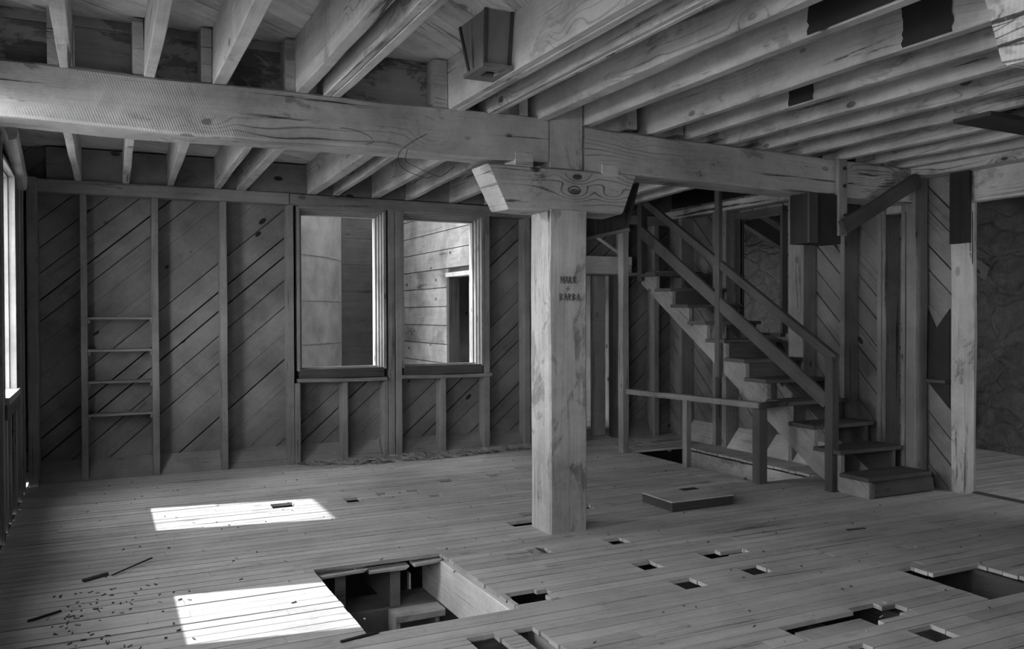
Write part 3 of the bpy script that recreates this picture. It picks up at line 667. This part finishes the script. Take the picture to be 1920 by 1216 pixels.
# hanger under the right beam
t = empty('bearing_hanger', (5.62, 5.5, 2.19)); tag(t, 'dark boxed bearing block hanging under the right end of the beam', 'hanger')
MB().timber((5.60, 5.50, 2.20), (5.60, 5.50, 2.62), .38, .22, up=(0, 1, 0), cham=.006).build('block', M_black, t)
MB().box(5.40, 5.50, 5.37, 5.39, 2.20, 2.62).build('front_board', M_dark, t)
t = empty('bolted_strap', (5.79, 5.40, 2.27)); tag(t, 'upright timber strap bolted to the face of the right beam', 'strap')
SB = MB().timber((5.79, 5.39, 2.27), (5.79, 5.39, 2.93), .10, .045, up=(0, 1, 0), cham=.004).build('strap_board', M_stud, t)
for z in (2.85, 2.70, 2.45): MB().cyl((5.80, 5.367, z), (5.80, 5.355, z), .016 if z > 2.5 else .01, n=12).build('bolt', M_bolt, SB)
one('diagonal_brace', M_dark, 'dark diagonal brace from the bolted strap up to the right wall', 'brace', (5.74, 5.33, 2.33), (6.66, 5.33, 2.80), .05, .13, cham=.004, seg=6, jit=.006)
one('cross_plank', M_dark, 'dark plank nailed under the joists at the right edge', 'plank', (5.36, 3.86, 2.933), (6.6, 3.86, 2.910), .28, .03, cham=.003)

# wire loop
def wire(P, lab):
    m = MB(); Q = []
    for k in range(len(P) - 1):
        p0 = Vector(P[max(0, k - 1)]); p1 = Vector(P[k]); p2 = Vector(P[k + 1]); p3 = Vector(P[min(len(P) - 1, k + 2)])
        for q in range(8):
            t = q / 8; Q.append(.5 * ((2 * p1) + (p2 - p0) * t + (2 * p0 - 5 * p1 + 4 * p2 - p3) * t * t + (3 * p1 - p0 - 3 * p2 + p3) * t ** 3))
    Q.append(Vector(P[-1])); n = 6
    for i, q in enumerate(Q):
        d = (Q[min(i + 1, len(Q) - 1)] - Q[max(i - 1, 0)]).normalized(); a = d.cross(Vector((0, 1, 0))).normalized(); b = d.cross(a)
        for k in range(n): m.v.append(q + (a * math.cos(k * 1.0472) + b * math.sin(k * 1.0472)) * .0018)
    for i in range(len(Q) - 1):
        for k in range(n):
            j = (k + 1) % n; m.face((i * n + k, i * n + j, i * n + n + j, i * n + n + k), ((0, 0),) * 4, (.5, .5))
    tag(m.build('wire', M_wire), lab, 'wire')
wire([(2.00, 5.425, 2.82), (1.90, 5.405, 2.76), (1.80, 5.395, 2.68), (1.79, 5.385, 2.60), (1.85, 5.38, 2.55), (1.97, 5.37, 2.515), (2.02, 5.37, 2.53)], 'thin wire curling down below the face of the left beam')
wire([(1.86, 5.42, 2.70), (1.84, 5.39, 2.62), (1.92, 5.37, 2.575), (2.05, 5.36, 2.53), (2.10, 5.36, 2.545), (2.17, 5.36, 2.60)], 'second thin wire end poking out to the right under the left beam')
wire([(1.38, 5.425, 2.80), (1.46, 5.40, 2.80), (1.58, 5.40, 2.77), (1.62, 5.40, 2.73), (1.57, 5.405, 2.71)], 'short bent wire loop stapled to the face of the left beam')

# ------------------------------------------------------------------ staircase
t = empty('staircase', (6.3, 6.8, 0)); tag(t, 'open wooden staircase with sawn stringers climbing along the right wall', 'staircase')
XS = 5.95
def nose(n): return 6.75 - (6 - n) * .31
def stringer(x):
    m = MB(); fr = lambda a, b: (x, a, b); bk = lambda a, b: (x + .045, a, b)
    off = (U(0, 9), U(0, 9))
    for n in range(1, 12):
        y0, y1 = nose(n) + .03, nose(n) + .34; z = .19 * n - .022
        # step column between risers, its lower edge parallel to the slope
        lo = lambda y: max(0.0, (y - 5.64) * .655)
        P = [(y0, max(0, lo(y0) )), (y1, max(0, lo(y1))), (y1, z), (y0, z)]
        if P[0][1] >= z: continue
        m.poly(P, fr, bk, 0.55, (.5, .5), off)
    return m
stringer(XS).build('stringer', M_stringer, t)
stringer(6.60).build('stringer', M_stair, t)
for n in range(1, 12):
    z = .19 * n; x0 = 5.90
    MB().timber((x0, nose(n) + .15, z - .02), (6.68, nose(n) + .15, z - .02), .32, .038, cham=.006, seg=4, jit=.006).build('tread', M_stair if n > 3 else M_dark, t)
for n in (1, 6, 7, 10):
    MB().box(5.99, 6.60, nose(n) + .035, nose(n) + .055, .19 * (n - 1) + .0, .19 * n - .04, axis=0).build('riser', M_dark, t)
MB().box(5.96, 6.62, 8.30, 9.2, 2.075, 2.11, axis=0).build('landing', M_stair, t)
STAIR = t
# hand rails and newel
MB().timber((5.93, 5.63, 0), (5.93, 5.63, 1.21), .085, .095, up=(0, 1, 0), cham=.006, seg=6, jit=.006).build('newel_post', M_dark, t)
MB().timber((5.93, 5.58, 1.19), (5.93, 8.55, 2.955), .055, .085, cham=.006).build('hand_rail', M_dark, t)
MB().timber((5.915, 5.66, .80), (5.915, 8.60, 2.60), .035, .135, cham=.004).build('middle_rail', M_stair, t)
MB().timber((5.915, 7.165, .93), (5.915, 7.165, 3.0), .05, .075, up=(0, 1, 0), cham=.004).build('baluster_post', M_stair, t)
MB().timber((5.95, 8.62, 2.0), (5.95, 8.62, 3.0), .09, .09, up=(0, 1, 0), cham=.004).build('upper_post', M_dark, t)
# guard rail round the stair well
t = empty('guard_rail', (5.5, 7.3, 0)); tag(t, 'low guard rail round the stair well with a tall corner post', 'railing')
MB().timber((5.465, 8.30, 0), (5.465, 8.30, 2.98), .085, .10, up=(0, 1, 0), cham=.005, seg=10, jit=.008).build('tall_post', M_stud, t)
MB().timber((5.525, 7.20, 0), (5.525, 7.20, .70), .06, .075, up=(0, 1, 0), cham=.004).build('short_post', M_stud, t)
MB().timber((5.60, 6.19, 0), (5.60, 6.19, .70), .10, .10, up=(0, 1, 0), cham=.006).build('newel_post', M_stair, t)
MB().timber((5.50, 8.28, .705), (5.575, 6.15, .74), .07, .06, cham=.005, seg=8, jit=.006).build('top_rail', M_stud, t)
MB().timber((5.56, 6.17, .735), (5.885, 6.17, .745), .06, .05, cham=.005).build('return_rail', M_dark, t)
# well lining and ledge
one('well_trimmer', M_joist, 'pale timber lining the far side of the stair well', 'trimmer', (6.355, 6.2, -.16), (6.355, 8.35, -.16), .03, .24, cham=.003, seg=6, jit=.004)
one('well_trimmer', M_stud, 'timber lining the near side of the stair well', 'trimmer', (5.555, 6.2, -.19), (5.555, 8.35, -.19), .04, .28)
MB().timber((5.98, 5.31, .072), (6.72, 5.31, .072), .22, .14, cham=.02, seg=8, jit=.012).build('bottom_block', M_dark, STAIR)

# ------------------------------------------------------------------ litter on the floor
def scatter(name, m, label, fn, n, lmin, lmax, wmin, wmax, hh=.004):
    mb = MB()
    for i in range(n):
        x, y, z = fn(i); a = U(0, math.pi) if lmax > .03 else U(0, 3.1); l = U(lmin, lmax) / 2
        d = Vector((math.cos(a), math.sin(a), U(-.1, .25))) * l
        c = Vector((x, y, z + hh))
        mb.timber(c - d, c + d, U(wmin, wmax), U(wmin, wmax), cham=.0005)
    return tag(mb.build(name, m), label, name.split('_')[0], kind='stuff')
def straw_pos(i):
    x = U(2.0, 5.2); w = .42 * max(.15, 1 - abs(x - 2.9) / 2.8); return (x, 9.17 - abs(random.gauss(0, .62)) * w, .012 + U(0, .02))
scatter('straw_litter', M_straw, 'loose straw and dust swept along the foot of the back wall under the windows', straw_pos, 1400, .03, .14, .002, .005)
m = MB(); N = 40
for i in range(N + 1):
    for j in range(9):
        x = 1.9 + 3.4 * i / N; f = j / 8; w = (.36 * max(0, math.sin(math.pi * min(1, max(0, (x - 1.9) / 3.4)) ** .7)) + .02) * (1 + .35 * noise.noise(Vector((x * 5, 3, 0))))
        m.v.append(Vector((x, 9.2 - w * f, .018 * (1 - f) ** 1.3 + .0012 + .008 * (1 - f) * noise.noise(Vector((x * 9, f * 7, 0))))))
for i in range(N):
    for j in range(8):
        a = i * 9 + j; m.face((a, a + 9, a + 10, a + 1), ((0, 0),) * 4, (.5, .5))
tag(m.build('dust_drift', M_grit, smooth=True), 'low dark drift of dust under the back windows', 'dust', kind='stuff')
scatter('grit_scatter', M_grit, 'specks of grit scattered over the whole plank floor', lambda i: (U(-.3, 6.5), 3.0 + 6 * R() ** 1.1, 0), 150, .006, .02, .003, .009)
scatter('chaff_scatter', M_straw, 'pale wood chips scattered over the plank floor', lambda i: (U(-.3, 6.5), 3.0 + 6 * R() ** 1.2, 0), 130, .008, .03, .004, .010)
scatter('straw_bits', M_straw, 'straw behind the guard rail at the foot of the back wall', lambda i: (U(5.6, 6.3), U(8.4, 9.15), .003), 160, .04, .12, .003, .006)
def debris_pos(i):
    return (-.25 + abs(random.gauss(0, .35)), U(4.2, 5.5), 0)
scatter('bark_debris', M_grit, 'dark crumbs of bark on the floor at the lower left', debris_pos, 90, .008, .03, .003, .009)
for i, (a, b, w, lab) in enumerate((((.06, 5.75, .010), (.30, 6.0, .022), .012, 'dark stick lying askew on the floor at the left'), ((-.10, 5.72, .008), (.03, 5.80, .012), .03, 'flat splinter of wood at the end of the stick'),
        ((-.35, 5.10, .008), (-.20, 5.18, .012), .015, 'short dark splinter near the left wall'), ((1.05, 4.09, .006), (1.25, 4.13, .008), .02, 'dark splinters by the near left corner of the big opening'))):
    one('wood_splinter', M_black if i != 1 else M_dark, lab, 'splinter', a, b, w, w * .7, cham=.003, seg=3, jit=.01)
for i, (x, y, lab) in enumerate(((2.42, 5.10, 'left of the small round hole'), (4.95, 4.55, 'at the right near the doorway'))):
    one('wood_splinter', M_straw if i == 0 else M_dark, 'flat chip on the floor ' + lab, 'splinter', (x, y, .005), (x + .16, y - .02, .005), .025, .006, cham=.001)

# ------------------------------------------------------------------ outside
struct(MB().box(-30, 40, -30, 50, -3.6, -3.5).build('ground', M_ground))
m = MB(); n = 64; R_ = 2.6; cx_, cy_ = .85, 13.6
levels = [-3.5, -2.6, -1.7, -.8, .1, .96, 1.4, 1.86, 2.32, 2.78, 3.24, 4.2, 5.2, 6.2, 7.5]
for z in levels:
    for k in range(n):
        a = 2 * math.pi * k / n; m.v.append(Vector((cx_ + R_ * math.cos(a), cy_ + R_ * math.sin(a), z)))
for i in range(len(levels) - 1):
    for k in range(n):
        j = (k + 1) % n; b = i * n; m.face((b + k, b + j, b + n + j, b + n + k), ((k, 0),) * 4, (.5, .5))
t = empty('concrete_silo', (cx_, cy_, -3.5)); tag(t, 'round weathered concrete silo outside the left rear window', 'silo')
m.build('silo_shell', M_concrete, t, smooth=True)
for z in (-.2, .62, 1.20, 1.80, 2.42, 3.1, 3.9):
    m = MB()
    for z_, rr_ in ((z - .012, R_ + .001), (z, R_ + .005), (z + .012, R_ + .001)):
        for k in range(n):
            a = 2 * math.pi * k / n; rq = rr_ + .004 * noise.noise(Vector((a * 9, z_, 0))); m.v.append(Vector((cx_ + rq * math.cos(a), cy_ + rq * math.sin(a), z_ + .004 * noise.noise(Vector((a * 14, 0, z_))))))
    for i in range(2):
        for k in range(n):
            j = (k + 1) % n; b = i * n; m.face((b + k, b + j, b + n + j, b + n + k), ((0, 0),) * 4, (.5, .5))
    m.build('seam_ring', M_seam, t, smooth=True)
# far plank wall
m = MB(); z = -3.5
while z < 7:
    m.box(2.6, 4.48, 14.6, 14.66, z, z + .455, axis=0); z += .46
m.box(2.6, 4.48, 14.67, 14.7, -3.5, 7)
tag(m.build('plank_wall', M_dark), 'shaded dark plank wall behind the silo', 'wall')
# adjoining building with sunlit plank wall
t = empty('plank_building', (4.55, 11.5, -3.5)); tag(t, 'adjoining plank building with a sunlit wall outside the right rear window', 'building')
m = MB(); z = -3.5
while z < 6:
    h = .275
    for (a, b) in ((9.47, 10.38), (11.42, 14.58)): m.box(4.52, 4.56, a, b, z, z + h - .012, axis=1)
    if z > 2.05: m.box(4.52, 4.56, 10.38, 11.42, z, z + h - .012, axis=1)
    if z < -.3: m.box(4.52, 4.56, 10.38, 11.42, z, z + h - .012, axis=1)
    z += h
m.build('plank_siding', M_siding, t)
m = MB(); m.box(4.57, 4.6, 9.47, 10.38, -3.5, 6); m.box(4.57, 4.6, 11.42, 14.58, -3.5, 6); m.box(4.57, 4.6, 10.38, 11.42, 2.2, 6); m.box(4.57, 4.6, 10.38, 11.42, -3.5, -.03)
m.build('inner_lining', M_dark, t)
df = MB(); df.box(4.50, 4.66, 11.33, 11.42, -.05, 2.17, axis=2); df.box(4.50, 4.66, 10.38, 10.44, -.05, 2.17, axis=2); df.build('door_jambs', M_dark, t)
MB().box(4.49, 4.66, 10.36, 11.44, 2.14, 2.20).build('door_lintel', M_joist, t)
m = MB(); m.box(6.88, 6.97, 9.47, 14.5, -.1, 6); m.box(4.6, 6.97, 14.5, 14.58, -.1, 6); m.box(4.6, 6.97, 9.47, 14.58, 5.9, 6.0)
m.build('inner_walls', M_wall, t)
MB().box(4.6, 5.4, 9.47, 14.58, -.2, -.06).build('inner_floor', M_dark, t)
MB().box(5.1, 5.45, 12.2, 12.6, -.06, .85).build('inner_crate', M_stair, t)

# ------------------------------------------------------------------ light
w = bpy.data.worlds.new('world'); bpy.context.scene.world = w; w.use_nodes = True
nt = w.node_tree; bg = nt.nodes['Background']; g = G(nt)
tc = g.n('ShaderNodeTexCoord').outputs['Generated']; sx = g.n('ShaderNodeSeparateXYZ'); g.l(tc, sx.inputs[0])
skyv = g.ramp(sx.outputs[2], -.1, .8, .95, .65)
cc = g.n('ShaderNodeCombineColor')
for i in range(3): g.l(skyv, cc.inputs[i])
g.l(cc.outputs[0], bg.inputs[0]); bg.inputs[1].default_value = 17
sd = bpy.data.lights.new('sun', 'SUN'); sd.energy = 7.5; sd.angle = math.radians(.7); so = bpy.data.objects.new('sun', sd); C.objects.link(so)
so.rotation_euler = Vector((.93, -.16, -1)).to_track_quat('-Z', 'Y').to_euler(); so.location = (-8, 6, 9)
def portal(loc, sx_, sy_, dir_):
    ld = bpy.data.lights.new('window_portal', 'AREA'); ld.shape = 'RECTANGLE'; ld.size = sx_; ld.size_y = sy_; ld.cycles.is_portal = True
    o = bpy.data.objects.new('window_portal', ld); C.objects.link(o); o.location = loc
    o.rotation_euler = Vector(dir_).to_track_quat('-Z', 'Z').to_euler()
for (a, b) in LW: portal((-.86, (a + b) / 2, 1.87), b - a, 1.70, (1, 0, 0))
portal((2.4, 9.48, 1.87), .93, 1.74, (0, -1, 0)); portal((3.6, 9.48, 1.87), .95, 1.74, (0, -1, 0))
portal((7.85, .35, 1.75), 1.1, 1.1, (0, 1, 0)); portal((8.0, 11.2, 1.6), 1.4, 1.4, (0, -1, 0))

sc = bpy.context.scene
sc.view_settings.view_transform = 'Standard'; sc.view_settings.look = 'None'; sc.view_settings.gamma = 1; sc.view_settings.use_curve_mapping = False
sc.view_settings.exposure = 0.1
sc.cycles.adaptive_threshold = .025; sc.cycles.max_bounces = 5; sc.cycles.diffuse_bounces = 4
for o in bpy.data.objects:
    if '_w' in o: del o['_w']
